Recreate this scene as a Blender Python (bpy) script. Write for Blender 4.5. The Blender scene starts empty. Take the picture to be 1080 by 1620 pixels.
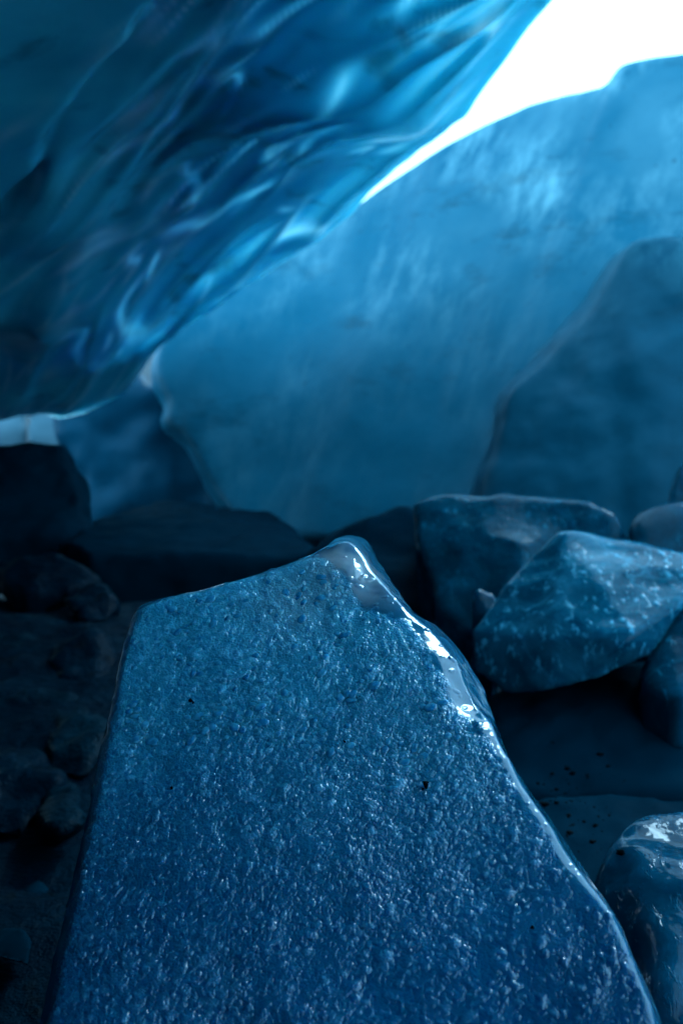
import bpy, bmesh, math, random
import numpy as np
from mathutils import Vector, Matrix

# ------------------------------------------------------------------ camera, sky, sun, exposure
scene = bpy.context.scene
PITCH = math.radians(-10.0)
CAM = np.array([0.0, 0.0, 1.10])
FPX = 35.0 / 36.0 * 1620.0
cd = bpy.data.cameras.new('camera')
cd.lens = 35.0; cd.sensor_width = 36.0; cd.sensor_fit = 'AUTO'
cd.clip_start = 0.02; cd.clip_end = 500.0
cd.dof.use_dof = True; cd.dof.focus_distance = 1.27; cd.dof.aperture_fstop = 4.0
cam = bpy.data.objects.new('camera', cd)
cam.location = CAM.tolist(); cam.rotation_euler = (math.pi / 2 + PITCH, 0, 0)
scene.collection.objects.link(cam); scene.camera = cam

SUN_EL, SUN_AZ = 41.0, 37.0                    # ahead on the right, over the opening, behind thin cloud
world = bpy.data.worlds.new('World'); scene.world = world; world.use_nodes = True
wn = world.node_tree; wn.nodes.clear()
sky = wn.nodes.new('ShaderNodeTexSky'); sky.sky_type = 'NISHITA'; sky.sun_disc = False
sky.sun_elevation = math.radians(SUN_EL); sky.sun_rotation = math.radians(SUN_AZ)
sky.air_density = 1.0; sky.dust_density = 0.8; sky.ozone_density = 1.0
wmix = wn.nodes.new('ShaderNodeMix'); wmix.data_type = 'RGBA'
wmix.inputs[0].default_value = 0.92
wmix.inputs[7].default_value = (2.75, 6.9, 10.3, 1)     # even cloud cover
bg = wn.nodes.new('ShaderNodeBackground'); bg.inputs[1].default_value = 0.12
wo = wn.nodes.new('ShaderNodeOutputWorld')
wn.links.new(sky.outputs[0], wmix.inputs[6]); wn.links.new(wmix.outputs[2], bg.inputs[0])
wn.links.new(bg.outputs[0], wo.inputs[0])

sl = bpy.data.lights.new('sun', 'SUN'); sl.energy = 0.7; sl.angle = math.radians(18); sl.color = (0.45, 0.79, 1.0)
sun = bpy.data.objects.new('sun', sl); scene.collection.objects.link(sun)
sd = Vector((math.sin(math.radians(SUN_AZ)) * math.cos(math.radians(SUN_EL)),
             math.cos(math.radians(SUN_AZ)) * math.cos(math.radians(SUN_EL)), math.sin(math.radians(SUN_EL))))
sun.rotation_euler = sd.to_track_quat('Z', 'Y').to_euler(); sun.location = (5, 7, 9)

vs = scene.view_settings
vs.view_transform = 'Standard'; vs.look = 'None'; vs.gamma = 1.0; vs.use_curve_mapping = False
vs.exposure = 1.9
scene.render.engine = 'CYCLES'
cy = scene.cycles
cy.max_bounces = 5; cy.diffuse_bounces = 3; cy.glossy_bounces = 3; cy.transmission_bounces = 4
cy.use_adaptive_sampling = True; cy.adaptive_threshold = 0.04
cy.use_denoising = True; cy.sample_clamp_indirect = 6.0; cy.caustics_reflective = False; cy.caustics_refractive = False

# ------------------------------------------------------------------ helpers
CP, SP = math.cos(PITCH), math.sin(PITCH)
def P(px, py, d):
    """a point in the place: seen at pixel (px, py) of the 1080x1620 photograph, d metres in front"""
    x = (px - 540.0) / FPX * d; u = (810.0 - py) / FPX * d
    return np.array([CAM[0] + x, CAM[1] + d * CP - u * SP, CAM[2] + d * SP + u * CP])

_rs = np.random.RandomState(7)
_perm = np.concatenate([_rs.permutation(512)] * 3)
_grad = _rs.normal(size=(512, 3)); _grad /= np.linalg.norm(_grad, axis=1)[:, None]
def pn(p):
    """gradient noise on an (n,3) array, about -0.7..0.7"""
    p = np.asarray(p, float); i = np.floor(p).astype(int); f = p - i; i &= 511
    w = f * f * f * (f * (f * 6 - 15) + 10); out = 0
    for dx in (0, 1):
        for dy in (0, 1):
            for dz in (0, 1):
                h = _perm[_perm[_perm[(i[:, 0] + dx) & 511] + ((i[:, 1] + dy) & 511)] + ((i[:, 2] + dz) & 511)]
                g = _grad[h & 511]; o = f - np.array([dx, dy, dz])
                ww = (w[:, 0] if dx else 1 - w[:, 0]) * (w[:, 1] if dy else 1 - w[:, 1]) * (w[:, 2] if dz else 1 - w[:, 2])
                out = out + ww * (g * o).sum(1)
    return out
def fbm(p, oct=4, gain=0.5):
    s = 0; a = 1.0; p = np.asarray(p, float)
    for k in range(oct):
        s = s + a * pn(p + 17.3 * k); p = p * 2.03; a *= gain
    return s
def ss(a, b, x):
    t = np.clip((x - a) / (b - a), 0, 1); return t * t * (3 - 2 * t)

def coords(me):
    a = np.empty(len(me.vertices) * 3); me.vertices.foreach_get('co', a); return a.reshape(-1, 3)
def normals(me):
    a = np.empty(len(me.vertices) * 3); me.vertices.foreach_get('normal', a); return a.reshape(-1, 3)
def setco(me, c):
    me.vertices.foreach_set('co', np.ascontiguousarray(c).ravel()); me.update()
def smooth_shade(me):
    me.polygons.foreach_set('use_smooth', np.ones(len(me.polygons), bool)); me.update()

def evaluate(me, mods):
    o = bpy.data.objects.new('tmp', me); scene.collection.objects.link(o)
    for typ, kw in mods:
        m = o.modifiers.new(typ, typ)
        for k, v in kw.items(): setattr(m, k, v)
    dg = bpy.context.evaluated_depsgraph_get()
    r = bpy.data.meshes.new_from_object(o.evaluated_get(dg))
    bpy.data.objects.remove(o); bpy.data.meshes.remove(me)
    return r

def place(name, me, mat, label=None, cat=None, group=None, kind=None, parent=None, origin=None):
    """link a mesh given in place coordinates, with its origin at the foot of the thing"""
    c = coords(me)
    if parent is not None: origin = np.array(parent.location)
    elif origin is None: origin = np.array([(c[:, 0].min() + c[:, 0].max()) / 2, (c[:, 1].min() + c[:, 1].max()) / 2, c[:, 2].min()])
    setco(me, c - origin); smooth_shade(me)
    me.name = name; me.materials.clear(); me.materials.append(mat)
    o = bpy.data.objects.new(name, me); scene.collection.objects.link(o)
    if parent is None: o.location = origin.tolist()
    else: o.parent = parent
    if label: o['label'] = label
    if cat: o['category'] = cat
    if group: o['group'] = group
    if kind: o['kind'] = kind
    return o

def spline(pts, n):
    """closed Catmull-Rom through pts, n samples equal in index"""
    pts = np.asarray(pts, float); m = len(pts); t = np.linspace(0, m, n, endpoint=False)
    i = t.astype(int); f = (t - i)[:, None]
    a, b, c, d = pts[(i - 1) % m], pts[i % m], pts[(i + 1) % m], pts[(i + 2) % m]
    return 0.5 * (2 * b + (c - a) * f + (2 * a - 5 * b + 4 * c - d) * f ** 2 + (3 * b - a - 3 * c + d) * f ** 3)

def loft_mesh(rings, extra=()):
    """closed body through matched closed rings (first and last are capped)"""
    bm = bmesh.new(); vr = []
    for r in rings: vr.append([bm.verts.new(p) for p in r])
    n = len(rings[0])
    for a, b in zip(vr[:-1], vr[1:]):
        for i in range(n): bm.faces.new((a[i], a[(i + 1) % n], b[(i + 1) % n], b[i]))
    caps = [bm.faces.new(vr[0][::-1]), bm.faces.new(vr[-1])]
    bmesh.ops.triangulate(bm, faces=caps)
    for pts in extra:
        b2 = bmesh.new()
        for p in pts: b2.verts.new(p)
        bmesh.ops.convex_hull(b2, input=list(b2.verts))
        t = bpy.data.meshes.new('t'); b2.to_mesh(t); b2.free(); bm.from_mesh(t); bpy.data.meshes.remove(t)
    bmesh.ops.recalc_face_normals(bm, faces=bm.faces)
    me = bpy.data.meshes.new('loft'); bm.to_mesh(me); bm.free(); return me

def hull_mesh(pts):
    bm = bmesh.new()
    for p in pts: bm.verts.new(p)
    r = bmesh.ops.convex_hull(bm, input=list(bm.verts))
    loose = [v for v in bm.verts if not v.link_faces]
    bmesh.ops.delete(bm, geom=loose, context='VERTS')
    bmesh.ops.recalc_face_normals(bm, faces=bm.faces)
    me = bpy.data.meshes.new('hull'); bm.to_mesh(me); bm.free(); return me

def weather(me, voxel, smooth, lump=0.0, lscale=3.0, fine=0.0, fscale=14.0, facet=0.0, fcs=2.0, seed=0.0):
    """voxel the body, round its edges, then roughen it"""
    me = evaluate(me, [('REMESH', dict(mode='VOXEL', voxel_size=voxel)), ('SMOOTH', dict(factor=0.5, iterations=smooth))])
    c = coords(me); nn = normals(me); s = np.array([seed, seed * 1.7, seed * 0.3])
    h = 0
    if lump: h = h + lump * fbm(c * lscale + s, 3)
    if facet:                                    # broad conchoidal hollows with sharp rims
        q = np.abs(fbm(c * fcs + s + 31, 2)); h = h + facet * (0.25 - np.minimum(q, 0.45))
    if fine: h = h + fine * fbm(c * fscale + s, 3)
    if np.ndim(h): setco(me, c + nn * np.asarray(h)[:, None])
    return me

def chunk(name, outline, mat, label, cat, thick=0.5, extra=(), shrink=0.75, ground=None, voxel=0.02, smooth=6, group=None, **kw):
    """an ice or stone body: outline points (px,py,d) and ridge points in front, a narrower far side behind, down to the ground"""
    pts = [P(*o) for o in outline]; c = np.mean(pts, 0)
    cx, cyy = np.mean([o[0] for o in outline]), np.mean([o[1] for o in outline])
    back = [P(cx + (x - cx) * shrink, cyy + (y - cyy) * shrink, d + thick) for x, y, d in outline]
    pts = pts + back + [P(*e) for e in extra]
    if ground is not None:
        low = [np.array([p[0], p[1], ground]) for p in pts if p[2] < c[2]]
        pts += low
    me = weather(hull_mesh(pts), voxel, smooth, **kw)
    return place(name, me, mat, label, cat, group)

# ------------------------------------------------------------------ materials
class NT:
    def __init__(s, name):
        s.m = bpy.data.materials.new(name); s.m.use_nodes = True; s.t = s.m.node_tree; s.t.nodes.clear()
        s.out = s.n('ShaderNodeOutputMaterial'); s.b = s.n('ShaderNodeBsdfPrincipled')
        s.l(s.b.outputs[0], s.out.inputs[0]); s.geo = s.n('ShaderNodeNewGeometry').outputs['Position']
    def n(s, t): return s.t.nodes.new(t)
    def l(s, a, b): s.t.links.new(a, b)
    def scale(s, v, src=None):
        m = s.n('ShaderNodeMapping'); m.inputs['Scale'].default_value = v; s.l(src or s.geo, m.inputs[0]); return m.outputs[0]
    def noise(s, sc, det=4, rough=0.55, vec=None, dist=0.0):
        k = s.n('ShaderNodeTexNoise'); k.inputs['Scale'].default_value = sc; k.inputs['Detail'].default_value = det
        k.inputs['Roughness'].default_value = rough; k.inputs['Distortion'].default_value = dist
        s.l(vec or s.geo, k.inputs['Vector']); return k.outputs[0]
    def voro(s, sc, feat='F1', vec=None, rand=1.0, smooth=None):
        k = s.n('ShaderNodeTexVoronoi'); k.feature = feat; k.inputs['Scale'].default_value = sc
        k.inputs['Randomness'].default_value = rand
        if smooth is not None: k.inputs['Smoothness'].default_value = smooth
        s.l(vec or s.geo, k.inputs['Vector']); return k.outputs['Distance']
    def ramp(s, f, a, b, ca=(0, 0, 0, 1), cb=(1, 1, 1, 1)):
        k = s.n('ShaderNodeValToRGB'); e = k.color_ramp.elements
        e[0].position = a; e[0].color = ca; e[1].position = b; e[1].color = cb
        s.l(f, k.inputs[0]); return k.outputs[0]
    def mix(s, f, a, b):
        k = s.n('ShaderNodeMix'); k.data_type = 'RGBA'
        for i, v in ((0, f), (6, a), (7, b)):
            if isinstance(v, (int, float)): k.inputs[i].default_value = v
            elif isinstance(v, tuple): k.inputs[i].default_value = v if len(v) == 4 else v + (1,)
            else: s.l(v, k.inputs[i])
        return k.outputs[2]
    def math(s, op, a, b=None, c=None):
        k = s.n('ShaderNodeMath'); k.operation = op
        for i, v in enumerate((a, b, c)):
            if v is None: continue
            if isinstance(v, (int, float)): k.inputs[i].default_value = v
            else: s.l(v, k.inputs[i])
        return k.outputs[0]
    def attr(s, n):
        k = s.n('ShaderNodeAttribute'); k.attribute_name = n; return k.outputs['Fac']
    def bump(s, h, strength, dist, prev=None):
        k = s.n('ShaderNodeBump'); k.inputs['Strength'].default_value = strength; k.inputs['Distance'].default_value = dist
        s.l(h, k.inputs['Height'])
        if prev is not None: s.l(prev, k.inputs['Normal'])
        return k.outputs[0]
    def set(s, **kw):
        for k, v in kw.items():
            i = s.b.inputs[k.replace('_', ' ')]
            if isinstance(v, (int, float, tuple)): i.default_value = v
            else: s.l(v, i)
    def sss(s, w, scale, radius=(0.25, 0.7, 1.0)):
        s.set(Subsurface_Weight=w, Subsurface_Radius=radius, Subsurface_Scale=scale)

def ice_wall_mat(name, deep, pale, streak=0.5, rough=0.45, sss=0.0, dirt=0.3, frost_light=None, spec=0.3):
    k = NT(name)
    base = k.ramp(k.noise(0.9, 3, 0.6, dist=0.6), 0.3, 0.72)
    st = k.ramp(k.noise(6, 4, 0.65, k.scale((1, 1, 0.2))), 0.42, 0.78)
    mask = k.ramp(k.noise(1.3, 1), 0.42, 0.62)
    f = k.math('ADD', k.math('MULTIPLY', base, 0.4), k.math('MULTIPLY', k.math('MULTIPLY', st, mask), streak))
    if frost_light:                                    # weathered, air-filled crust on the upper part, deep clear ice below; also paints the light falloff from the sky
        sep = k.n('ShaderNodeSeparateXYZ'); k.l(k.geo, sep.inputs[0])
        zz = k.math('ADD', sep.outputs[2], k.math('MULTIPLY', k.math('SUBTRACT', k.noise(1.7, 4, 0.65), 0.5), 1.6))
        fr = k.n('ShaderNodeMapRange'); fr.inputs[1].default_value = frost_light[0]; fr.inputs[2].default_value = frost_light[1]; k.l(zz, fr.inputs[0])
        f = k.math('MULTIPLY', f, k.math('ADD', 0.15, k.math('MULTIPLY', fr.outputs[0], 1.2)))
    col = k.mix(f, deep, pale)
    dm = k.math('MULTIPLY', k.ramp(k.noise(1.1, 5, 0.72, k.scale((1, 1, 3.2))), 0.55, 0.78), dirt)
    col = k.mix(dm, col, tuple(v * 0.3 for v in deep))
    pit = k.ramp(k.noise(26, 2), 0.70, 0.75)
    col = k.mix(k.math('MULTIPLY', pit, 0.6 * dirt), col, (0.005, 0.02, 0.03))
    k.set(Base_Color=col, Roughness=rough, IOR=1.33 if spec > 0.05 else 1.1, Specular_IOR_Level=spec)
    if sss: k.sss(1.0, sss)
    k.set(Normal=k.bump(k.noise(9, 3, 0.62), 0.3, 0.012))
    return k.m

M = {}
M['wall'] = ice_wall_mat('pale_wall_ice', (0.000, 0.096, 0.152), (0.15, 0.320, 0.365), 1.15, frost_light=(1.2, 2.9), dirt=0.8, spec=0.1)
M['wall_dark'] = ice_wall_mat('grey_block_ice', (0.000, 0.050, 0.082), (0.05, 0.18, 0.225), 0.9, dirt=0.6, frost_light=(0.9, 2.1), spec=0.1)
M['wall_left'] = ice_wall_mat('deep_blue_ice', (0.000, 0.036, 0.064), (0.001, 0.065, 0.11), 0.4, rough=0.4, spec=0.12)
M['snowy'] = ice_wall_mat('snowy_ice', (0.04, 0.10, 0.13), (0.12, 0.18, 0.21), 0.4, rough=0.7, dirt=0.1)
M['dark_ice'] = ice_wall_mat('dirty_dark_ice', (0.000, 0.012, 0.022), (0.000, 0.028, 0.046), 0.3, rough=0.5, dirt=0.7, spec=0.04)

def ceiling_mat():
    k = NT('scalloped_roof_ice')
    a = k.ramp(k.noise(0.8, 4, 0.55, dist=1.0), 0.3, 0.7)
    col = k.mix(a, (0.006, 0.25, 0.40), (0.05, 0.45, 0.56))
    teal = k.ramp(k.noise(1.4, 3, 0.5, dist=1.5), 0.52, 0.7)
    col = k.mix(k.math('MULTIPLY', teal, 0.5), col, (0.03, 0.36, 0.48))
    dk = k.ramp(k.noise(2.6, 4, 0.6, dist=1.0), 0.58, 0.75)
    col = k.mix(k.math('MULTIPLY', dk, 0.6), col, (0.002, 0.03, 0.06))
    col = k.mix(k.math('MULTIPLY', k.attr('glint_wisp'), 1.0), col, (0.72, 0.82, 0.88))   # pale wisps painted as sky glints and glow
    k.set(Base_Color=col, Roughness=0.06, IOR=1.6)
    k.sss(1.0, 0.24, (0.8, 0.95, 0.9))
    b = k.bump(k.noise(9, 2, 0.5), 0.2, 0.02)
    k.set(Normal=b)
    return k.m
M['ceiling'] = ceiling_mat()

def chunk_mat(name, deep, pale, rough=0.18, cloud=0.6, fleck=0.5, trans=0.5, spec=0.3):
    k = NT(name)
    cl = k.ramp(k.noise(6, 4, 0.65, dist=1.2), 0.42, 0.75)
    fl = k.ramp(k.noise(48, 3, 0.7, k.scale((1, 0.5, 0.45))), 0.56, 0.72)
    msk = k.ramp(k.noise(4, 3), 0.38, 0.58)
    f = k.math('ADD', k.math('MULTIPLY', cl, cloud), k.math('MULTIPLY', k.math('MULTIPLY', fl, msk), fleck))
    col = k.mix(f, deep, pale)
    crk = k.math('SUBTRACT', 1.0, k.math('MULTIPLY', k.math('ABSOLUTE', k.math('SUBTRACT', k.noise(3.3, 3, 0.5, dist=0.6), 0.5)), 45.0))
    crk = k.math('MULTIPLY', k.math('MAXIMUM', crk, 0.0), msk)
    col = k.mix(k.math('MULTIPLY', crk, 0.22), col, tuple(min(1, v * 1.5) for v in pale))   # healed fractures
    k.set(Base_Color=col, Roughness=rough, IOR=1.31 if spec > 0.3 else (1.2 if spec > 0.18 else 1.12), Specular_IOR_Level=0.5, Transmission_Weight=k.math('MULTIPLY', k.math('SUBTRACT', 1.0, k.math('MINIMUM', f, 1.0)), trans))
    k.sss(1.0, 0.10, (0.5, 0.9, 1.0))
    k.set(Normal=k.bump(k.math('ADD', k.noise(13, 3, 0.62), k.math('MULTIPLY', fl, 0.25)), 0.5, 0.009)); return k.m
M['chunk_light'] = chunk_mat('cloudy_chunk_ice', (0.000, 0.065, 0.110), (0.04, 0.28, 0.40), 0.12, 0.4, 1.6, trans=0.1, spec=0.2)
M['chunk_dark'] = chunk_mat('clear_chunk_ice', (0.000, 0.028, 0.052), (0.003, 0.10, 0.155), 0.14, cloud=0.45, fleck=1.1, trans=0.15, spec=0.15)
M['chunk_clear'] = chunk_mat('glassy_chunk_ice', (0.000, 0.034, 0.066), (0.004, 0.115, 0.185), 0.08, 0.45, 1.0, trans=0.2, spec=0.2)

def rock_mat(name, a, b, rough=0.55):
    k = NT(name)
    col = k.mix(k.ramp(k.noise(5, 6, 0.65), 0.35, 0.7), a, b)
    col = k.mix(k.math('MULTIPLY', k.ramp(k.noise(16, 3), 0.62, 0.7), 0.7), col, (0.003, 0.006, 0.008))
    k.set(Base_Color=col, Roughness=rough, IOR=1.1, Specular_IOR_Level=0.4)
    bb = k.bump(k.noise(18, 4, 0.65), 0.7, 0.03)
    k.set(Normal=bb); return k.m
M['rock'] = rock_mat('wet_dark_rock', (0.000, 0.004, 0.009), (0.000, 0.011, 0.020), 0.4)
M['rock_green'] = rock_mat('wet_green_rock', (0.000, 0.005, 0.010), (0.000, 0.015, 0.024), 0.4)
M['ground'] = rock_mat('silty_ground', (0.000, 0.004, 0.009), (0.000, 0.012, 0.021), 0.5)
M['grit'] = rock_mat('black_grit', (0.000, 0.002, 0.003), (0.001, 0.004, 0.006), 0.8)

def slab_mat():
    k = NT('bubbly_slab_ice')
    bub = k.attr('bubbly'); h = k.attr('height')
    big = k.noise(3.2, 4, 0.55, dist=0.7)
    col = k.mix(k.ramp(big, 0.3, 0.7), (0.000, 0.042, 0.110), (0.001, 0.082, 0.185))
    col = k.mix(k.attr('light_fall'), col, (0.03, 0.30, 0.44))  # light falloff over the face, painted as a paler upper colour
    fine = k.ramp(k.noise(140, 3, 0.6), 0.35, 0.75)
    col = k.mix(k.math('MULTIPLY', k.math('MULTIPLY', fine, k.attr('crowd')), 0.25), col, (0.01, 0.17, 0.29))
    col = k.mix(k.math('MULTIPLY', k.math('MULTIPLY', k.ramp(h, 0.1, 0.6), k.ramp(k.noise(70, 2), 0.4, 0.65)), k.math('ADD', 0.2, k.math('MULTIPLY', k.attr('light_fall'), 0.7))), col, (0.08, 0.38, 0.56))  # bubble tops painted paler as lit highlights
    cloud = k.attr('cloudy')
    col = k.mix(cloud, col, (0.22, 0.30, 0.33))
    clear = (0.006, 0.09, 0.16, 1)
    col = k.mix(bub, k.mix(cloud, clear, (0.34, 0.36, 0.38)), col)
    rough = k.math('ADD', 0.05, k.math('MULTIPLY', bub, 0.03))
    k.set(Base_Color=col, Roughness=rough, IOR=1.5, Coat_Weight=0.35, Coat_Roughness=0.05, Transmission_Weight=k.math('MULTIPLY', k.math('SUBTRACT', 1.0, bub), 0.15)); k.sss(1.0, 0.03)
    # small bubbles frozen in the skin
    v1 = k.voro(340, 'F1')
    hh = k.math('MULTIPLY', k.math('MULTIPLY', v1, v1), k.math('MULTIPLY', k.math('MULTIPLY', bub, k.math('ADD', 0.12, k.math('MULTIPLY', k.attr('crowd'), 0.88))), -1.0))
    b = k.bump(hh, 0.55, 0.003)
    k.set(Normal=b)
    return k.m
M['slab'] = slab_mat()

def bubble_mat():
    k = NT('bubble_skin_ice')
    col = k.mix(k.ramp(k.noise(60, 2), 0.35, 0.65), (0.004, 0.13, 0.26), (0.03, 0.25, 0.40))
    k.set(Base_Color=col, Roughness=0.1, IOR=1.45, Coat_Weight=0.3, Coat_Roughness=0.05); k.sss(1.0, 0.01)
    k.set(Normal=k.bump(k.noise(260, 2), 0.35, 0.002)); return k.m
M['bubble'] = bubble_mat()

# ------------------------------------------------------------------ ground
def build_ground():
    xs = np.concatenate([np.linspace(-60, -5, 24)[:-1], np.linspace(-5, 5, 200), np.linspace(5, 60, 24)[1:]])
    ys = np.concatenate([np.linspace(-30, -1, 16)[:-1], np.linspace(-1, 12, 240), np.linspace(12, 90, 30)[1:]])
    X, Y = np.meshgrid(xs, ys); p = np.stack([X.ravel(), Y.ravel(), 0 * X.ravel()], 1)
    near = np.exp(-((p[:, 0] / 7) ** 2 + ((p[:, 1] - 5) / 8) ** 2) ** 2)
    z = near * (0.07 * fbm(p * 1.1 + 3, 4) + 0.05 * np.abs(fbm(p * 3.1, 3)) + 0.012 * fbm(p * 14, 3)) - 0.02
    z += -0.62 * ss(3.6, 6.8, p[:, 1]) + 0.3 * ss(9.5, 12, p[:, 1])
    p[:, 2] = z
    nx, ny = len(xs), len(ys)
    i = np.arange(nx * ny).reshape(ny, nx)
    f = np.stack([i[:-1, :-1], i[:-1, 1:], i[1:, 1:], i[1:, :-1]], -1).reshape(-1, 4)
    me = bpy.data.meshes.new('ground'); me.from_pydata(p.tolist(), [], f.tolist())
    return place('ground', me, M['ground'], kind='structure', origin=np.zeros(3))
build_ground()

# ------------------------------------------------------------------ overhanging ice roof
def tps(ctrl, q):
    ctrl = np.asarray(ctrl); n = len(ctrl); xy = ctrl[:, :2]
    def U(a, b):
        r2 = ((a[:, None] - b[None]) ** 2).sum(-1); return 0.5 * r2 * np.log(r2 + 1e-9)
    A = np.zeros((n + 3, n + 3)); A[:n, :n] = U(xy, xy) + 0.02 * np.eye(n)
    A[:n, n] = 1; A[:n, n + 1:] = xy; A[n, :n] = 1; A[n + 1:, :n] = xy.T
    w = np.linalg.solve(A, np.concatenate([ctrl[:, 2], np.zeros(3)]))
    return U(q, xy) @ w[:n] + w[n] + q @ w[n + 1:]

def build_roof():
    lip_px = [(-420, 690, 6.6), (-120, 664, 7.1), (0, 656, 7.3), (110, 648, 7.6), (190, 610, 7.9), (243, 550, 8.0), (300, 500, 7.6), (400, 445, 7.0),
              (500, 385, 6.5), (555, 340, 6.2), (585, 306, 5.95), (640, 258, 5.5), (700, 212, 5.0), (738, 180, 4.6), (757, 152, 4.35),
              (790, 108, 4.15), (830, 52, 3.9), (872, 2, 3.7), (910, -48, 3.5)]
    lip = [P(*q) for q in lip_px] + [np.array(q) for q in ((1.05, 2.4, 2.55), (1.2, 1.0, 2.72), (1.25, -0.4, 2.7), (1.3, -2.6, 1.6), (1.3, -3.6, 0.2), (1.3, -4.0, -0.3))]  # last points close the unseen roof behind the camera to keep light out
    lip = np.array(lip)
    ctrl = [l for l in lip]
    for q in ((0, 0, 2.9), (0, 300, 4.2), (0, 500, 5.7), (250, 0, 3.25), (450, 0, 3.45), (650, 0, 3.6), (250, 250, 4.7),
              (450, 200, 4.5), (150, 450, 5.8), (320, 400, 6.2), (620, 180, 4.4)):
        ctrl.append(P(*q))
    ctrl += [np.array(q) for q in ((-3.2, 3, 0.8), (-4.6, 5.5, -0.2), (-3.4, 0, 1.0), (0, 0.3, 2.5), (-1.2, -1, 2.15), (0, -3.6, 0.2), (-3, -3.6, 0), (-2, 1.5, 1.7), (-4.6, 3, -0.3), (-4.6, 0, -0.3), (-4.4, -3, -0.3))]
    NA, NB = 540, 350
    # lip resampled by length
    seg = np.linalg.norm(np.diff(lip, axis=0), axis=1); L = np.concatenate([[0], np.cumsum(seg)])
    dens = np.linspace(0, L[-1], 4000)
    lp = np.stack([np.interp(dens, L, lip[:, j]) for j in range(3)], 1)
    ker = np.hanning(61); ker /= ker.sum()
    lp2 = np.stack([np.convolve(np.pad(lp[:, j], 30, 'edge'), ker, 'valid') for j in range(3)], 1)
    # finer where the photograph sees it
    wgt = 1.0 / (0.35 + np.abs(lp2[:, 1] - 4.5) ** 2 * 0.05); cw = np.cumsum(wgt); cw = (cw - cw[0]) / (cw[-1] - cw[0])
    a = np.linspace(0, 1, NA); idx = np.interp(a, cw, np.arange(4000))
    lip_a = np.stack([np.interp(idx, np.arange(4000), lp2[:, j]) for j in range(3)], 1)
    arc = np.interp(idx, np.arange(4000), dens)
    b = np.linspace(0, 1, NB) ** 1.35
    t = np.linspace(0, 1, NA)
    base = np.stack([-6.2 + 0 * t, 5.2 - 10.0 * t], 1)
    XY = lip_a[:, None, :2] * (1 - b)[None, :, None] + base[:, None] * b[None, :, None]
    q = XY.reshape(-1, 2); z = tps(ctrl, q)
    S = np.repeat(arc, NB); off = np.linalg.norm(q - np.repeat(lip_a[:, :2], NB, 0), axis=1)
    # scallops drawn out along the lip
    wq = np.stack([q[:, 0], q[:, 1], 0 * z], 1)
    arc_s, lip_off = S, off
    S = 0.81 * (8.0 - q[:, 1]) + 0.58 * (q[:, 0] + 1.5); off = 0.81 * (1.3 - q[:, 0]) - 0.58 * (q[:, 1] - 2.0)
    warp = fbm(np.stack([S * 0.5, off * 1.0, 0 * S + 5], 1), 3)
    c1 = np.stack([S * 0.35 + warp * 0.3, off * 1.7 + 0.7 * warp, 0 * S], 1)
    c2 = np.stack([S * 0.8 + 0.4 * warp, off * 4.2 + 1.2 * warp, 0 * S + 9], 1)
    r1 = 1 - np.sqrt(pn(c1) ** 2 + 0.004) * 2.2; r2 = 1 - np.sqrt(pn(c2) ** 2 + 0.006) * 2.2
    damp = ss(0.0, 0.35, lip_off)
    amp = 0.35 + 0.65 * ss(-0.25, 0.3, fbm(wq * 0.55 + 40, 2))
    d = damp * (-0.13 * amp * np.clip(r1, 0, 1) ** 1.5 - 0.11 * amp * (1 - 0.8 * ss(1.4, 2.8, lip_off)) * np.clip(r2, 0, 1) ** 2) + 0.06 * damp * fbm(np.stack([S * 0.5, off * 1.2, 0 * S + 2], 1), 2)
    # thick nearer slab with a broken edge at the upper left
    edge = P(0, 400, 4.2)[:2], P(300, 45, 2.9)[:2]
    e = edge[1] - edge[0]; e /= np.linalg.norm(e); nrm = np.array([-e[1], e[0]])
    sdist = (q - edge[0]) @ nrm
    side = np.sign((P(0, 100, 3.0)[:2] - edge[0]) @ nrm)
    st = ss(-0.05, 0.05, side * sdist + 0.10 * fbm(wq * 2.0 + 8, 3))
    d = d * (1 - 0.65 * st) - 0.12 * st
    # lower lobe below the dark crease
    z = z + d + 0.02 * pn(wq * 4) * (1 - damp)
    under = np.stack([q[:, 0], q[:, 1], z], 1)
    # runnels melted into the upper side leave thin, bright places; the same wisps carry painted highlights
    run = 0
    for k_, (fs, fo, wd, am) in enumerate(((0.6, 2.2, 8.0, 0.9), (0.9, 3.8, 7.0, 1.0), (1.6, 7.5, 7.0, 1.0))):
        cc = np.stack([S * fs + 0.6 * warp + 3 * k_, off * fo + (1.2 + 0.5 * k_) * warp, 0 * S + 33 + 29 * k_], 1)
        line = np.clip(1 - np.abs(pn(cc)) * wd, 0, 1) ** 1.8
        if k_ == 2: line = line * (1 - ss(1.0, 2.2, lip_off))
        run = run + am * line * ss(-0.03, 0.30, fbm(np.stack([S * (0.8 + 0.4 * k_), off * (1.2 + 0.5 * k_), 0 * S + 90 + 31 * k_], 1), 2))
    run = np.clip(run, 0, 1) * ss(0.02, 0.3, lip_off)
    off = lip_off
    th = 0.06 + 0.09 * ss(0.0, 1.2, off) + 0.20 * ss(0.8, 2.6, off)
    th = th + (0.45 + 0.0 * off) * ss(-1.0, -1.5, np.repeat(lip_a[:, 0], NB)) 
    th = 0.02 + (th - 0.02) * (1 - 0.3 * run * (1 - 0.75 * ss(1.2, 3.0, off)))
    top = np.stack([q[:, 0], q[:, 1], z + th], 1)
    glint_a = run * (1 - 0.8 * ss(0.8, 2.6, off)) * (0.25 + 0.75 * ss(7.4, 5.6, q[:, 1]))
    V = np.concatenate([under, top]); n = NA * NB
    i = np.arange(n).reshape(NA, NB)
    f1 = np.stack([i[:-1, :-1], i[1:, :-1], i[1:, 1:], i[:-1, 1:]], -1).reshape(-1, 4)
    F = [f1, f1[:, ::-1] + n]
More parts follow.
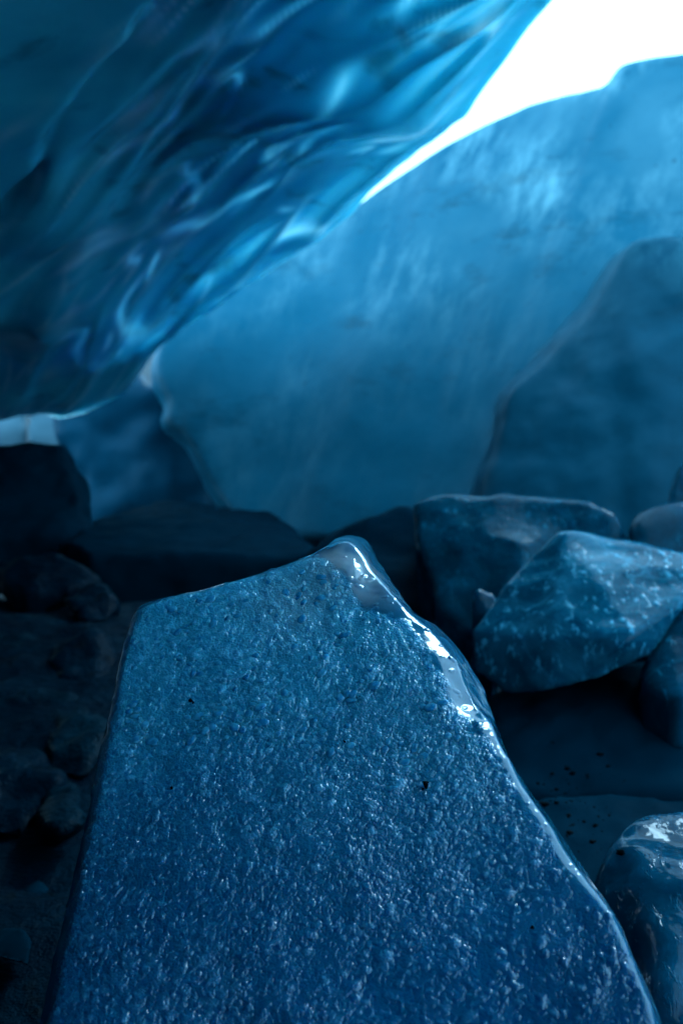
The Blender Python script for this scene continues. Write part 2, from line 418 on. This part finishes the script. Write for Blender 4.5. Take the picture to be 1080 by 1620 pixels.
    def side_faces(line):
        return np.stack([line[:-1], line[:-1] + n, line[1:] + n, line[1:]], -1)
    F += [side_faces(i[:, 0]), side_faces(i[::-1, -1]), side_faces(i[::-1, 0 * 0][:0]) if False else side_faces(i[0, ::-1]), side_faces(i[-1, :])]
    F = np.concatenate(F)
    me = bpy.data.meshes.new('roof'); me.from_pydata(V.tolist(), [], F.tolist())
    at = me.attributes.new('glint_wisp', 'FLOAT', 'POINT'); at.data.foreach_set('value', np.concatenate([glint_a, glint_a]).astype(np.float32))
    bm = bmesh.new(); bm.from_mesh(me); bmesh.ops.recalc_face_normals(bm, faces=bm.faces); bm.to_mesh(me); bm.free()
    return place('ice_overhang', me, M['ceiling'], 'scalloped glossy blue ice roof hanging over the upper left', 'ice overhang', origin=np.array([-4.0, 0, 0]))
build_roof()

# ------------------------------------------------------------------ big walls of ice behind
def wall_body(name, outline, mat, label, cat, thick, bulge, voxel, smooth, inset=0.93, extra=(), **kw):
    """outline: (px,py,d) all round; front pushed towards the camera by bulge, far side away by thick"""
    o = spline([P(*q) for q in outline], 6 * len(outline)); c = o.mean(0); view = np.array([0, CP, SP])
    front = c + (o - c) * inset - view * bulge
    back = c + (o - c) * 0.97 + view * thick
    mid = c + (o - c) * 0.985 - view * bulge * 0.6
    me = weather(loft_mesh([front, mid, o, o + view * thick * 0.5, back], extra), voxel, smooth, **kw)
    return place(name, me, mat, label, cat)

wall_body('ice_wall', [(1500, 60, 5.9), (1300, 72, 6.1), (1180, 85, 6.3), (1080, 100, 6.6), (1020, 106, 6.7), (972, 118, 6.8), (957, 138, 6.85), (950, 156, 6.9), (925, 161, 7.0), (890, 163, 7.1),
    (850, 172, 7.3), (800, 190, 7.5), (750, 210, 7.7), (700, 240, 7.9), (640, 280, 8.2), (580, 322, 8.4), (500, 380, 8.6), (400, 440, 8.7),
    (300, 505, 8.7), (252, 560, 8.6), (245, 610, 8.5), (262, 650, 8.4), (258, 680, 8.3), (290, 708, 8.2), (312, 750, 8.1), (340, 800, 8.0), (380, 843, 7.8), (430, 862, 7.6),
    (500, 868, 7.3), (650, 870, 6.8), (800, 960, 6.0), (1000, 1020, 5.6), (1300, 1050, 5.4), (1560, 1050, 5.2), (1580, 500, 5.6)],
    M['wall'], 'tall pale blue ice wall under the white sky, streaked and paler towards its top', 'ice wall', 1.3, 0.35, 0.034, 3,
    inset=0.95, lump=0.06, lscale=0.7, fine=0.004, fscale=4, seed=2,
    extra=[[(x, y, z) for x, y in ((3.2, 6.2), (4.6, 7.4), (3.6, -4.5), (5.0, -4.5)) for z in (-0.6, 1.5)]])  # unseen side wall added on the right to hold back sky light
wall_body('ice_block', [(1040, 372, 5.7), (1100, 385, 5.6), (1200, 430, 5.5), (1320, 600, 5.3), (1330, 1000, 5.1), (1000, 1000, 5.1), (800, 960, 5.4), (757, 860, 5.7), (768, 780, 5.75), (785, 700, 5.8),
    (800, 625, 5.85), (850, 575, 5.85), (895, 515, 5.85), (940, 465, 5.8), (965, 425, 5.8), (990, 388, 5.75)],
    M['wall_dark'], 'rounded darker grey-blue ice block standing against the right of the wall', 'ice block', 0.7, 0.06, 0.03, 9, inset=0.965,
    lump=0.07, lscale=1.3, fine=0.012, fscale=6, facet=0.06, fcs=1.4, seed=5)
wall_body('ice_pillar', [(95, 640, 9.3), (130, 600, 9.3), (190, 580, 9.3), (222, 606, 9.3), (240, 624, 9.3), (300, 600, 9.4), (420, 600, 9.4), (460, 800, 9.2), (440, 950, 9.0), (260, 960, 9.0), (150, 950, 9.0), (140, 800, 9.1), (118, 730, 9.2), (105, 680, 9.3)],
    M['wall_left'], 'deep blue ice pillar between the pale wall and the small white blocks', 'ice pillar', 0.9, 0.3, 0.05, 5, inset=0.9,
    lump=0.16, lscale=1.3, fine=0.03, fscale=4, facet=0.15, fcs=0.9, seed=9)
chunk('snowy_ice_block', [(-60, 640, 12), (40, 630, 12), (46, 680, 12), (42, 760, 12), (-60, 760, 12)], M['snowy'],
      'flat white ice block glimpsed at the far left edge under the roof', 'ice block', 1.0, voxel=0.06, smooth=3, ground=0.0, lump=0.05, seed=1)
chunk('snowy_ice_block', [(50, 640, 11.2), (95, 635, 11.2), (115, 670, 11.2), (112, 760, 11.2), (48, 760, 11.2)], M['snowy'],
      'small upright white ice block beside the deep blue pillar at far left', 'ice block', 1.0, voxel=0.06, smooth=3, ground=0.0, lump=0.05, seed=4)

# ------------------------------------------------------------------ boulders on the cave floor
chunk('dark_boulder', [(-150, 730, 6.2), (-40, 715, 6.2), (40, 708, 6.2), (100, 702, 6.2), (122, 740, 6.2), (140, 800, 6.1), (160, 870, 5.9), (150, 940, 5.7), (-150, 950, 5.6)],
      M['dark_ice'], 'near-black boulder in front of the small white ice blocks', 'boulder', 1.0, voxel=0.04, smooth=4, ground=0.0, lump=0.12, lscale=1.5, fine=0.03, seed=3)
chunk('dark_boulder', [(110, 930, 5.4), (150, 860, 5.6), (190, 830, 5.8), (260, 811, 6.0), (320, 815, 6.0), (375, 840, 5.9), (410, 866, 5.8), (480, 890, 5.6), (520, 1000, 5.2), (150, 1000, 5.2)],
      M['dark_ice'], 'low domed dark boulder at the foot of the blue pillar, behind the front slab', 'boulder', 0.8, voxel=0.035, smooth=4, ground=0.0, lump=0.05, lscale=1.8, fine=0.02, seed=6)
chunk('ice_boulder', [(470, 885, 4.5), (520, 845, 4.5), (580, 815, 4.5), (640, 796, 4.5), (760, 860, 4.2), (760, 1000, 4.0), (620, 1060, 3.8), (500, 1000, 4.0)],
      M['dark_ice'], 'smooth dark teal ice boulder directly behind the peak of the front slab', 'ice boulder', 0.7, voxel=0.03, smooth=4, ground=0.0, lump=0.05, lscale=2, fine=0.01, seed=11)
chunk('ice_boulder', [(655, 797, 3.9), (730, 788, 3.9), (860, 793, 3.8), (930, 797, 3.7), (968, 818, 3.65), (990, 862, 3.6), (960, 960, 3.4), (800, 1060, 3.3), (700, 960, 3.5), (668, 870, 3.7)],
      M['chunk_dark'], 'long clear dark ice boulder with flat top behind the cloudy chunk', 'ice boulder', 0.6, extra=[(800, 880, 3.55)], voxel=0.016, smooth=1, ground=0.0, lump=0.015, lscale=3, fine=0.004, facet=0.08, seed=13)
chunk('ice_chunk', [(752, 1000, 2.75), (757, 1060, 2.7), (800, 1094, 2.65), (870, 1086, 2.55), (945, 1074, 2.5), (1030, 1030, 2.5), (1085, 950, 2.55), (1105, 885, 2.7), (1050, 873, 2.8), (985, 862, 2.85), (920, 848, 2.9), (885, 845, 2.9), (850, 872, 2.9), (800, 930, 2.85)],
      M['chunk_light'], 'cloudy pale blue ice chunk with rounded corners propped right of the front slab', 'ice chunk', 0.35, extra=[(1000, 1000, 2.47), (880, 1010, 2.55)], shrink=0.7, voxel=0.011, smooth=1, lump=0.01, lscale=4, fine=0.003, facet=0.05, fcs=3, seed=15)
chunk('ice_chunk', [(995, 840, 3.6), (1010, 815, 3.6), (1060, 795, 3.6), (1150, 780, 3.6), (1170, 900, 3.4), (1000, 890, 3.4)],
      M['chunk_dark'], 'small dark ice chunk at the right edge above the cloudy chunk', 'ice chunk', 0.5, voxel=0.02, smooth=3, ground=0.0, lump=0.03, facet=0.04, seed=17)
chunk('ice_chunk', [(1062, 760, 4.1), (1078, 730, 4.1), (1160, 715, 4.1), (1200, 900, 4.0), (1050, 860, 4.0)],
      M['chunk_dark'], 'narrow dark ice chunk cut by the right edge below the grey-blue block', 'ice chunk', 0.5, voxel=0.02, smooth=3, ground=0.0, lump=0.03, facet=0.04, seed=19)
chunk('ice_chunk', [(1010, 1060, 2.5), (1045, 1010, 2.5), (1090, 950, 2.6), (1180, 930, 2.6), (1200, 1060, 2.4), (1080, 1110, 2.3), (1020, 1090, 2.4)],
      M['chunk_dark'], 'glossy dark ice chunk tucked under the right corner of the cloudy chunk', 'ice chunk', 0.4, voxel=0.016, smooth=4, ground=0.0, lump=0.02, facet=0.04, seed=21)
chunk('ice_boulder', [(770, 1105, 2.75), (840, 1070, 2.8), (960, 1055, 2.75), (1080, 1045, 2.75), (1200, 1060, 2.6), (1200, 1260, 2.2), (1000, 1262, 2.2), (800, 1255, 2.3)],
      M['dark_ice'], 'shadowed dirty ice boulder carrying the cloudy chunk', 'ice boulder', 0.5, voxel=0.018, smooth=4, ground=0.0, lump=0.03, lscale=3, fine=0.01, facet=0.06, seed=23)
chunk('ice_ledge', [(780, 1300, 2.05), (850, 1263, 2.1), (960, 1262, 2.1), (1090, 1268, 2.05), (1250, 1280, 2.0), (1250, 1420, 1.8), (850, 1450, 1.75)],
      M['dark_ice'], 'gritty dark teal ledge between the front slab and the glassy chunk', 'ledge', 0.25, voxel=0.014, smooth=3, ground=0.0, lump=0.02, fine=0.008, fscale=18, seed=25)
chunk('glassy_ice_chunk', [(940, 1480, 1.50), (948, 1400, 1.55), (968, 1340, 1.6), (1000, 1302, 1.63), (1040, 1287, 1.65), (1100, 1290, 1.65), (1200, 1320, 1.6), (1300, 1500, 1.45), (1250, 1750, 1.3), (1010, 1750, 1.3), (960, 1600, 1.4)],
      M['chunk_clear'], 'glassy dark blue ice chunk at the lower right corner, white glint along its top', 'ice chunk', 0.2, shrink=0.55, extra=[(1000, 1345, 1.55), (1080, 1345, 1.53), (1150, 1380, 1.48), (1010, 1450, 1.45), (1090, 1450, 1.41), (1050, 1600, 1.30)], voxel=0.009, smooth=12, ground=0.0, lump=0.015, lscale=6, fine=0.004, facet=0.03, fcs=5, seed=27)

chunk('ice_fragment', [(748, 985, 2.98), (746, 950, 3.0), (756, 930, 3.02), (776, 940, 3.02), (790, 958, 3.0), (784, 985, 2.96)],
      M['chunk_clear'], 'small wet glinting ice fragment wedged between front slab and cloudy chunk', 'ice fragment', 0.08, voxel=0.008, smooth=3, lump=0.01, lscale=9, facet=0.02, fcs=8, seed=31, ground=0.0)
# stones on the left of the floor
rng = random.Random(5)
stones = [  # px, py, half width px, half height px, d, material, label
    (60, 930, 90, 50, 4.6, 'rock', 'flat black stone below the near-black boulder at left'),
    (150, 960, 45, 40, 4.1, 'rock', 'angular black stone by the upper left corner of the front slab'),
    (30, 1040, 80, 50, 3.7, 'rock_green', 'dark greenish stone at the left edge level with the slab corner'),
    (130, 1050, 60, 45, 3.4, 'rock', 'rounded dark stone close to the left rim of the front slab'),
    (50, 1140, 100, 50, 3.0, 'rock_green', 'long dim teal stone lying left of the front slab'),
    (120, 1180, 60, 45, 2.7, 'rock_green', 'broad dim teal stone touching the left rim of the front slab'),
    (20, 1260, 80, 55, 2.4, 'rock', 'wide black stone at the left edge above the small shards'),
    (100, 1290, 45, 35, 2.2, 'rock_green', 'small teal streaked stone beside the lower left rim of the slab'),
]
for i, (px, py, hw, hh, d, m, lab) in enumerate(stones):
    out = []
    for j in range(6):
        a = 2 * math.pi * (j + rng.uniform(-0.35, 0.35)) / 6; r = rng.uniform(0.7, 1.2)
        out.append((px + hw * r * math.cos(a), py - hh * r * math.sin(a), d + 0.15 * math.sin(a)))
    chunk('stone', out, M[m], lab, 'stone', 0.25, ground=-0.02, voxel=0.018, smooth=1, lump=0.03, lscale=4, fine=0.012, facet=0.05, fcs=4, seed=40 + i * 3)
chunk('ice_shard', [(-20, 1480, 1.75), (10, 1467, 1.75), (35, 1470, 1.73), (50, 1490, 1.7), (48, 1530, 1.66), (10, 1520, 1.66), (-20, 1510, 1.68)],
      M['dark_ice'], 'small clear ice shard at the lower left corner', 'ice shard', 0.08, voxel=0.006, smooth=3, lump=0.01, lscale=8, facet=0.01, fcs=8, seed=71, shrink=0.8)
chunk('ice_shard', [(-30, 1470, 1.95), (0, 1450, 1.98), (30, 1415, 2.02), (62, 1392, 2.05), (80, 1405, 2.03), (40, 1445, 1.97), (0, 1480, 1.93)],
      M['dark_ice'], 'thin slanting ice shard above the small clear shard at lower left', 'ice shard', 0.10, voxel=0.006, smooth=3, lump=0.01, lscale=8, facet=0.01, fcs=8, seed=73, shrink=0.8)

def scatter_grit():
    bm = bmesh.new(); rg = np.random.RandomState(8)
    dg = bpy.context.evaluated_depsgraph_get()
    n = 0
    for _ in range(420):
        px = rg.uniform(770, 1000); py = rg.uniform(1170, 1370)
        if rg.rand() > math.exp(-((px - 890) / 90) ** 2 - ((py - 1260) / 70) ** 2): continue
        o = Vector(P(px, py, 0.5).tolist()); d = (o - Vector(CAM.tolist())).normalized()
        hit, loc, nor, _, ob, _ = scene.ray_cast(dg, o, d)
        if not hit or nor.z < 0.2: continue
        s = 0.0012 + 0.0075 * rg.rand() ** 4
        b = bmesh.ops.create_icosphere(bm, subdivisions=1, radius=s)['verts']
        for v in b: v.co = v.co * Vector((1, 1, 0.6)) * rg.uniform(0.7, 1.2) + loc
        n += 1
    me = bpy.data.meshes.new('grit'); bm.to_mesh(me); bm.free()
    if n: place('grit', me, M['grit'], 'loose black grit sprinkled over the teal ledge right of the slab', 'grit', kind='stuff')
scatter_grit()

# ------------------------------------------------------------------ the front slab
PAIR = [((20, 2000), (-50, 2000)), ((60, 1800), (5, 1800)), ((105, 1620), (58, 1620)), ((127, 1500), (86, 1500)), ((146, 1400), (110, 1395)), ((165, 1300), (132, 1300)), ((187, 1180), (159, 1178)), ((207, 1060), (185, 1060)),
        ((222, 1000), (203, 997)), ((236, 974), (214, 963)), ((262, 961), (240, 947)), ((310, 948), (300, 934)), ((375, 929), (370, 915)), ((437, 912), (430, 896)),
        ((490, 895), (482, 876)), ((516, 885), (527, 853)), ((536, 890), (560, 845)), ((552, 915), (584, 858)), ((572, 955), (602, 890)), ((604, 962), (624, 926)),
        ((640, 985), (652, 966)), ((668, 1020), (690, 990)), ((694, 1055), (722, 1022)), ((712, 1098), (748, 1062)), ((741, 1136), (769, 1102)), ((768, 1168), (787, 1146)),
        ((794, 1213), (804, 1195)), ((818, 1262), (831, 1244)), ((856, 1308), (866, 1291)), ((889, 1360), (906, 1346)), ((933, 1411), (946, 1400)), ((968, 1462), (980, 1452)), ((1000, 1533), (1012, 1525)),
        ((1034, 1620), (1050, 1620)), ((1085, 1800), (1105, 1800)), ((1130, 2000), (1150, 2000))]
def build_slab():
    K = np.array([[1, 565, 846], [1, 215, 965], [1, 555, 1620]], float)
    cinv = np.linalg.solve(K, 1 / np.array([1.36, 1.33, 0.95]))
    dep = lambda px, py: 1.0 / (cinv[0] + cinv[1] * px + cinv[2] * py)
    view = np.array([0, CP, SP])
    Fp = spline([((0.45 * f[0] + 0.55 * s[0], 0.45 * f[1] + 0.55 * s[1]) if s[0] < 500 else f) for f, s in PAIR], 6 * len(PAIR)); Sp = spline([s for f, s in PAIR], 6 * len(PAIR))
    front = np.array([P(x, y, dep(x, y)) for x, y in Fp])
    # frame of the face
    o = P(215, 965, dep(215, 965)); nf = np.cross(P(565, 846, dep(565, 846)) - o, P(555, 1620, dep(555, 1620)) - o); nf /= np.linalg.norm(nf)
    if nf @ view > 0: nf = -nf
    eu = np.cross(np.array([0, 0, 1.0]), nf); eu /= np.linalg.norm(eu)
    if eu[0] < 0: eu = -eu
    ev = np.cross(nf, eu); ev = ev if ev[2] > 0 else -ev
    wid = np.linalg.norm(Sp - Fp, axis=1) / FPX
    right = ss(500, 540, Sp[:, 0]) * (Sp[:, 1] < 1640)
    sil = np.array([P(x, y, dep(x, y) + 0.02 + (0.5 + 3.5 * rg) * w) for (x, y), w, rg in zip(Sp, wid, right)])
    mid = 0.5 * front + 0.5 * sil
    nc = nf * math.cos(0.49) + (0.82 * eu + 0.57 * ev) * math.sin(0.49)          # wet chamfer along the right shoulder
    for j in np.where(right > 0.02)[0]:
        mp = Fp[j] * 0.3 + Sp[j] * 0.7; ray = P(mp[0], mp[1], 1.0) - CAM
        tt = ((front[j] - CAM) @ nc) / (ray @ nc)
        pt = CAM + ray * np.clip(tt, dep(*mp), dep(*mp) + 0.06)
        mid[j] = mid[j] * (1 - right[j]) + pt * right[j]
    dmid = (mid - CAM) @ view; dsil = (sil - CAM) @ view
    sil = CAM + (sil - CAM) * (np.maximum(dsil, dmid + 0.02 * right) / dsil)[:, None]
    cen = sil.mean(0)
    b1 = cen + (sil - cen) * 0.985 + view * 0.06 - np.array([0, 0, 0.05]); b2 = cen + (sil - cen) * 0.9 + view * 0.25 - np.array([0, 0, 0.18])
    lowi = np.array([P(100, 1650, dep(100, 1650)), P(980, 1650, dep(980, 1650)), P(980, 2000, dep(980, 2000)), P(100, 2000, dep(100, 2000)), P(300, 1150, dep(300, 1150)), P(720, 1250, dep(720, 1250))]) - nf * 0.04
    base = np.concatenate([lowi, np.array([[-0.30, 0.45, 0], [0.36, 0.45, 0], [-0.34, 1.15, 0], [0.42, 1.15, 0]])])
    me = evaluate(loft_mesh([front, mid, sil, b1, b2], [base]), [('REMESH', dict(mode='VOXEL', voxel_size=0.0044)), ('SMOOTH', dict(factor=0.5, iterations=5))])
    # refine the bubbly face
    bm = bmesh.new(); bm.from_mesh(me); bm.normal_update()
    nfv = Vector(nf.tolist()); zc = 0.42
    es = set()
    for f in bm.faces:
        if f.normal.dot(nfv) > 0.80 and f.calc_center_median().z > zc: es.update(f.edges)
    bmesh.ops.subdivide_edges(bm, edges=list(es), cuts=2, use_grid_fill=True)
    bm.to_mesh(me); bm.free()
    me = evaluate(me, [('SMOOTH', dict(factor=0.5, iterations=4))])
    c = coords(me); nn = normals(me); rel = c - o; u = rel @ eu; v = rel @ ev
    fu, fv = (front - o) @ eu, (front - o) @ ev
    # distance to the border of the face, positive inside
    A = np.stack([fu, fv], 1); B = np.roll(A, -1, 0); Q = np.stack([u, v], 1)
    facing = nn @ nf
    sel = np.where(facing > 0.2)[0]
    dist = np.full(len(c), 9.0); ins = np.zeros(len(c), bool)
    for a0, b0 in zip(A[::2], np.roll(A[::2], -1, 0)):
        q = Q[sel]; e = b0 - a0; t = np.clip(((q - a0) @ e) / (e @ e), 0, 1)
        dd = np.linalg.norm(q - a0 - t[:, None] * e, axis=1); dist[sel] = np.minimum(dist[sel], dd)
        cr = ((a0[1] > q[:, 1]) != (b0[1] > q[:, 1])) & (q[:, 0] < (b0[0] - a0[0]) * (q[:, 1] - a0[1]) / (b0[1] - a0[1] + 1e-12) + a0[0])
        ins[sel] ^= cr
    sd_ = np.where(ins, dist, -dist); sd_[facing <= 0.2] = -1
    rag = 0.012 * fbm(c * 28, 3) + 0.006 * fbm(c * 90, 2)
    m = ss(-0.004, 0.006, sd_ + rag + 0.012 * (1 - ss(0.20, 0.26, u)))
    # bubbles: many sizes, drawn out a little, crowded in drifts
    R = 0.0009; u0, v0 = fu.min() - 0.02, fv.min() - 0.02
    nu, nv = int((fu.max() - u0 + 0.02) / R), int((fv.max() - v0 + 0.02) / R)
    H = np.zeros((nv, nu)); rs = np.random.RandomState(3)
    N = 60000
    bu = rs.uniform(u0, u0 + nu * R, N); bv = rs.uniform(v0, v0 + nv * R, N)
    dens = 0.55 + 1.3 * fbm(np.stack([bu * 5, bv * 5, 0 * bu], 1), 3)
    def crowd(uu, vv):
        return 1 - 0.68 * ss(0.26, 0.56, uu - 0.35 * (vv + 0.45) + 0.10 * fbm(np.stack([uu * 6, vv * 6, 0 * uu + 7], 1), 3)) * ss(-0.10, -0.32, vv)
    keep = rs.rand(N) < np.clip(dens, 0.35, 1) * crowd(bu, bv); bu, bv = bu[keep], bv[keep]; N = len(bu)
    rad = np.clip(np.exp(rs.normal(math.log(0.0019), 0.36, N)), 0.0012, 0.0065)
    swirl = 0.5 + 1.6 * fbm(np.stack([bu * 3, bv * 3, 0 * bu + 4], 1), 2)
    H2 = np.zeros_like(H)
    def splat(H, cu, cv, r, el, ang, hgt):
        iu, iv = (cu - u0) / R, (cv - v0) / R; w = int(r * el / R) + 1
        a0, a1, b0, b1 = int(iu) - w, int(iu) + w + 2, int(iv) - w, int(iv) + w + 2
        if a0 < 0 or b0 < 0 or a1 >= nu or b1 >= nv: return
        gx, gy = np.meshgrid(np.arange(a0, a1) - iu, np.arange(b0, b1) - iv)
        ca, sa = math.cos(ang), math.sin(ang)
        x = (gx * ca + gy * sa) * R / (r * el); y = (-gx * sa + gy * ca) * R / r
        hh = r * hgt * np.sqrt(np.clip(1 - x * x - y * y, 0, 1))
        s_ = H[b0:b1, a0:a1]; np.maximum(s_, hh + 0.1 * s_ * (hh > 0), out=s_)
    for k in range(N):
        splat(H, bu[k], bv[k], rad[k], 1 + 0.8 * rs.rand(), swirl[k] + rs.normal(0, 0.35), 0.22 + 0.27 * rs.rand())
    for k in range(1500):                                   # lone bubbles in the clear rim
        splat(H2, rs.uniform(u0, u0 + nu * R), rs.uniform(v0, v0 + nv * R), 0.0015 + 0.0035 * rs.rand() ** 2, 1 + rs.rand(), swirl[k], 0.35)
    fx = np.clip((u - u0) / R, 0, nu - 2.001); fy = np.clip((v - v0) / R, 0, nv - 2.001)
    ix, iy = fx.astype(int), fy.astype(int); tx, ty = fx - ix, fy - iy
    hb = (H[iy, ix] * (1 - tx) + H[iy, ix + 1] * tx) * (1 - ty) + (H[iy + 1, ix] * (1 - tx) + H[iy + 1, ix + 1] * tx) * ty
    hb2 = H2[iy, ix] * (1 - m) * (facing > 0.3); hb = hb * m + hb2
    wave = 0.006 * fbm(c * 7, 3) + 0.0016 * fbm(c * 30 + 9, 2)
    # melt hollow near the right shoulder
    hc = P(742, 1098, dep(742, 1098)) - o; hu, hv = hc @ eu, hc @ ev
    rr = np.hypot((u - hu) / 0.036, (v - hv) / 0.052)
    dent = -0.009 * np.clip(1 - rr * rr, 0, 1) ** 2 * (facing > 0.1)
    c2 = c + nn * (hb + wave * (c[:, 2] > 0.3) + dent)[:, None]
    setco(me, c2)
    apex = P(560, 890, dep(560, 890))
    cloudy = np.exp(-(np.linalg.norm(c - apex, axis=1) / 0.055) ** 2) * np.clip(0.75 + 1.0 * fbm(c * 30, 3), 0, 1)
    ap2 = P(470, 945, dep(470, 945)); cloudy = np.maximum(cloudy, 0.35 * np.exp(-(np.linalg.norm(c - ap2, axis=1) / 0.06) ** 2))
    light_fall = ss(-0.42, 0.10, v + 0.10 * fbm(c * 6 + 3, 3)) * 0.9  # rises towards the top, standing in for light fading down the face
    light_fall = light_fall * (0.4 + 0.6 * crowd(u, v))
    for nme, arr in (('bubbly', m), ('crowd', crowd(u, v)), ('light_fall', light_fall), ('height', np.clip(hb / 0.002, 0, 1)), ('cloudy', np.clip(cloudy, 0, 0.8))):
        at = me.attributes.new(nme, 'FLOAT', 'POINT'); at.data.foreach_set('value', arr.astype(np.float32))
    slab = place('ice_slab', me, M['slab'], 'large bubble-filled blue ice slab with a pointed top in front', 'ice slab')
    # grit frozen into the face
    for px, py, s in ((302, 1110, 0.0035), (306, 1113, 0.002), (672, 1244, 0.0042), (676, 1238, 0.0025), (669, 1250, 0.002), (842, 1468, 0.0025), (545, 1175, 0.002), (272, 1247, 0.002)):
        b = P(px, py, dep(px, py)) + nf * 0.002
        pts = [b + s * np.array([rng.uniform(-1, 1), rng.uniform(-.6, .6), rng.uniform(-1.2, 1.2)]) for _ in range(12)]
        place('grit_speck', hull_mesh(pts), M['grit'], parent=slab)
    # the larger air bubbles standing proud of the face
    bm = bmesh.new(); bmesh.ops.create_icosphere(bm, subdivisions=2, radius=1.0)
    bme = bpy.data.meshes.new('air_bubble'); bm.to_mesh(bme); bm.free(); smooth_shade(bme); bme.materials.append(M['bubble'])
    pick = np.where((m > 0.97) & (sd_ > 0.012) & (c[:, 2] > 0.62) & (facing > 0.9))[0]
    wts = np.exp(-u[pick] * 2.5) * (0.5 + ss(0.0, -0.45, v[pick])); wts = wts / wts.sum()
    for j in rs.choice(pick, 160, replace=False, p=wts):
        rad_ = 0.0028 + 0.0034 * rs.rand() ** 2.2; ang = 0.6 + rs.normal(0, 0.5)
        a1_ = eu * math.cos(ang) + ev * math.sin(ang); a2_ = np.cross(nf, a1_)
        ob = bpy.data.objects.new('air_bubble', bme); scene.collection.objects.link(ob); ob.parent = slab
        bx = [a1_ * rad_ * (1 + 0.7 * rs.rand()), a2_ * rad_, nf * rad_ * 0.42]
        pos = c2[j] - nf * rad_ * 0.12 - np.array(slab.location)
        ob.matrix_local = Matrix([[bx[0][i], bx[1][i], bx[2][i], pos[i]] for i in range(3)] + [[0, 0, 0, 1]])
    return slab
build_slab()

print('triangles', sum(len(o.data.loop_triangles) or sum(len(p.vertices) - 2 for p in o.data.polygons) for o in scene.objects if o.type == 'MESH'))
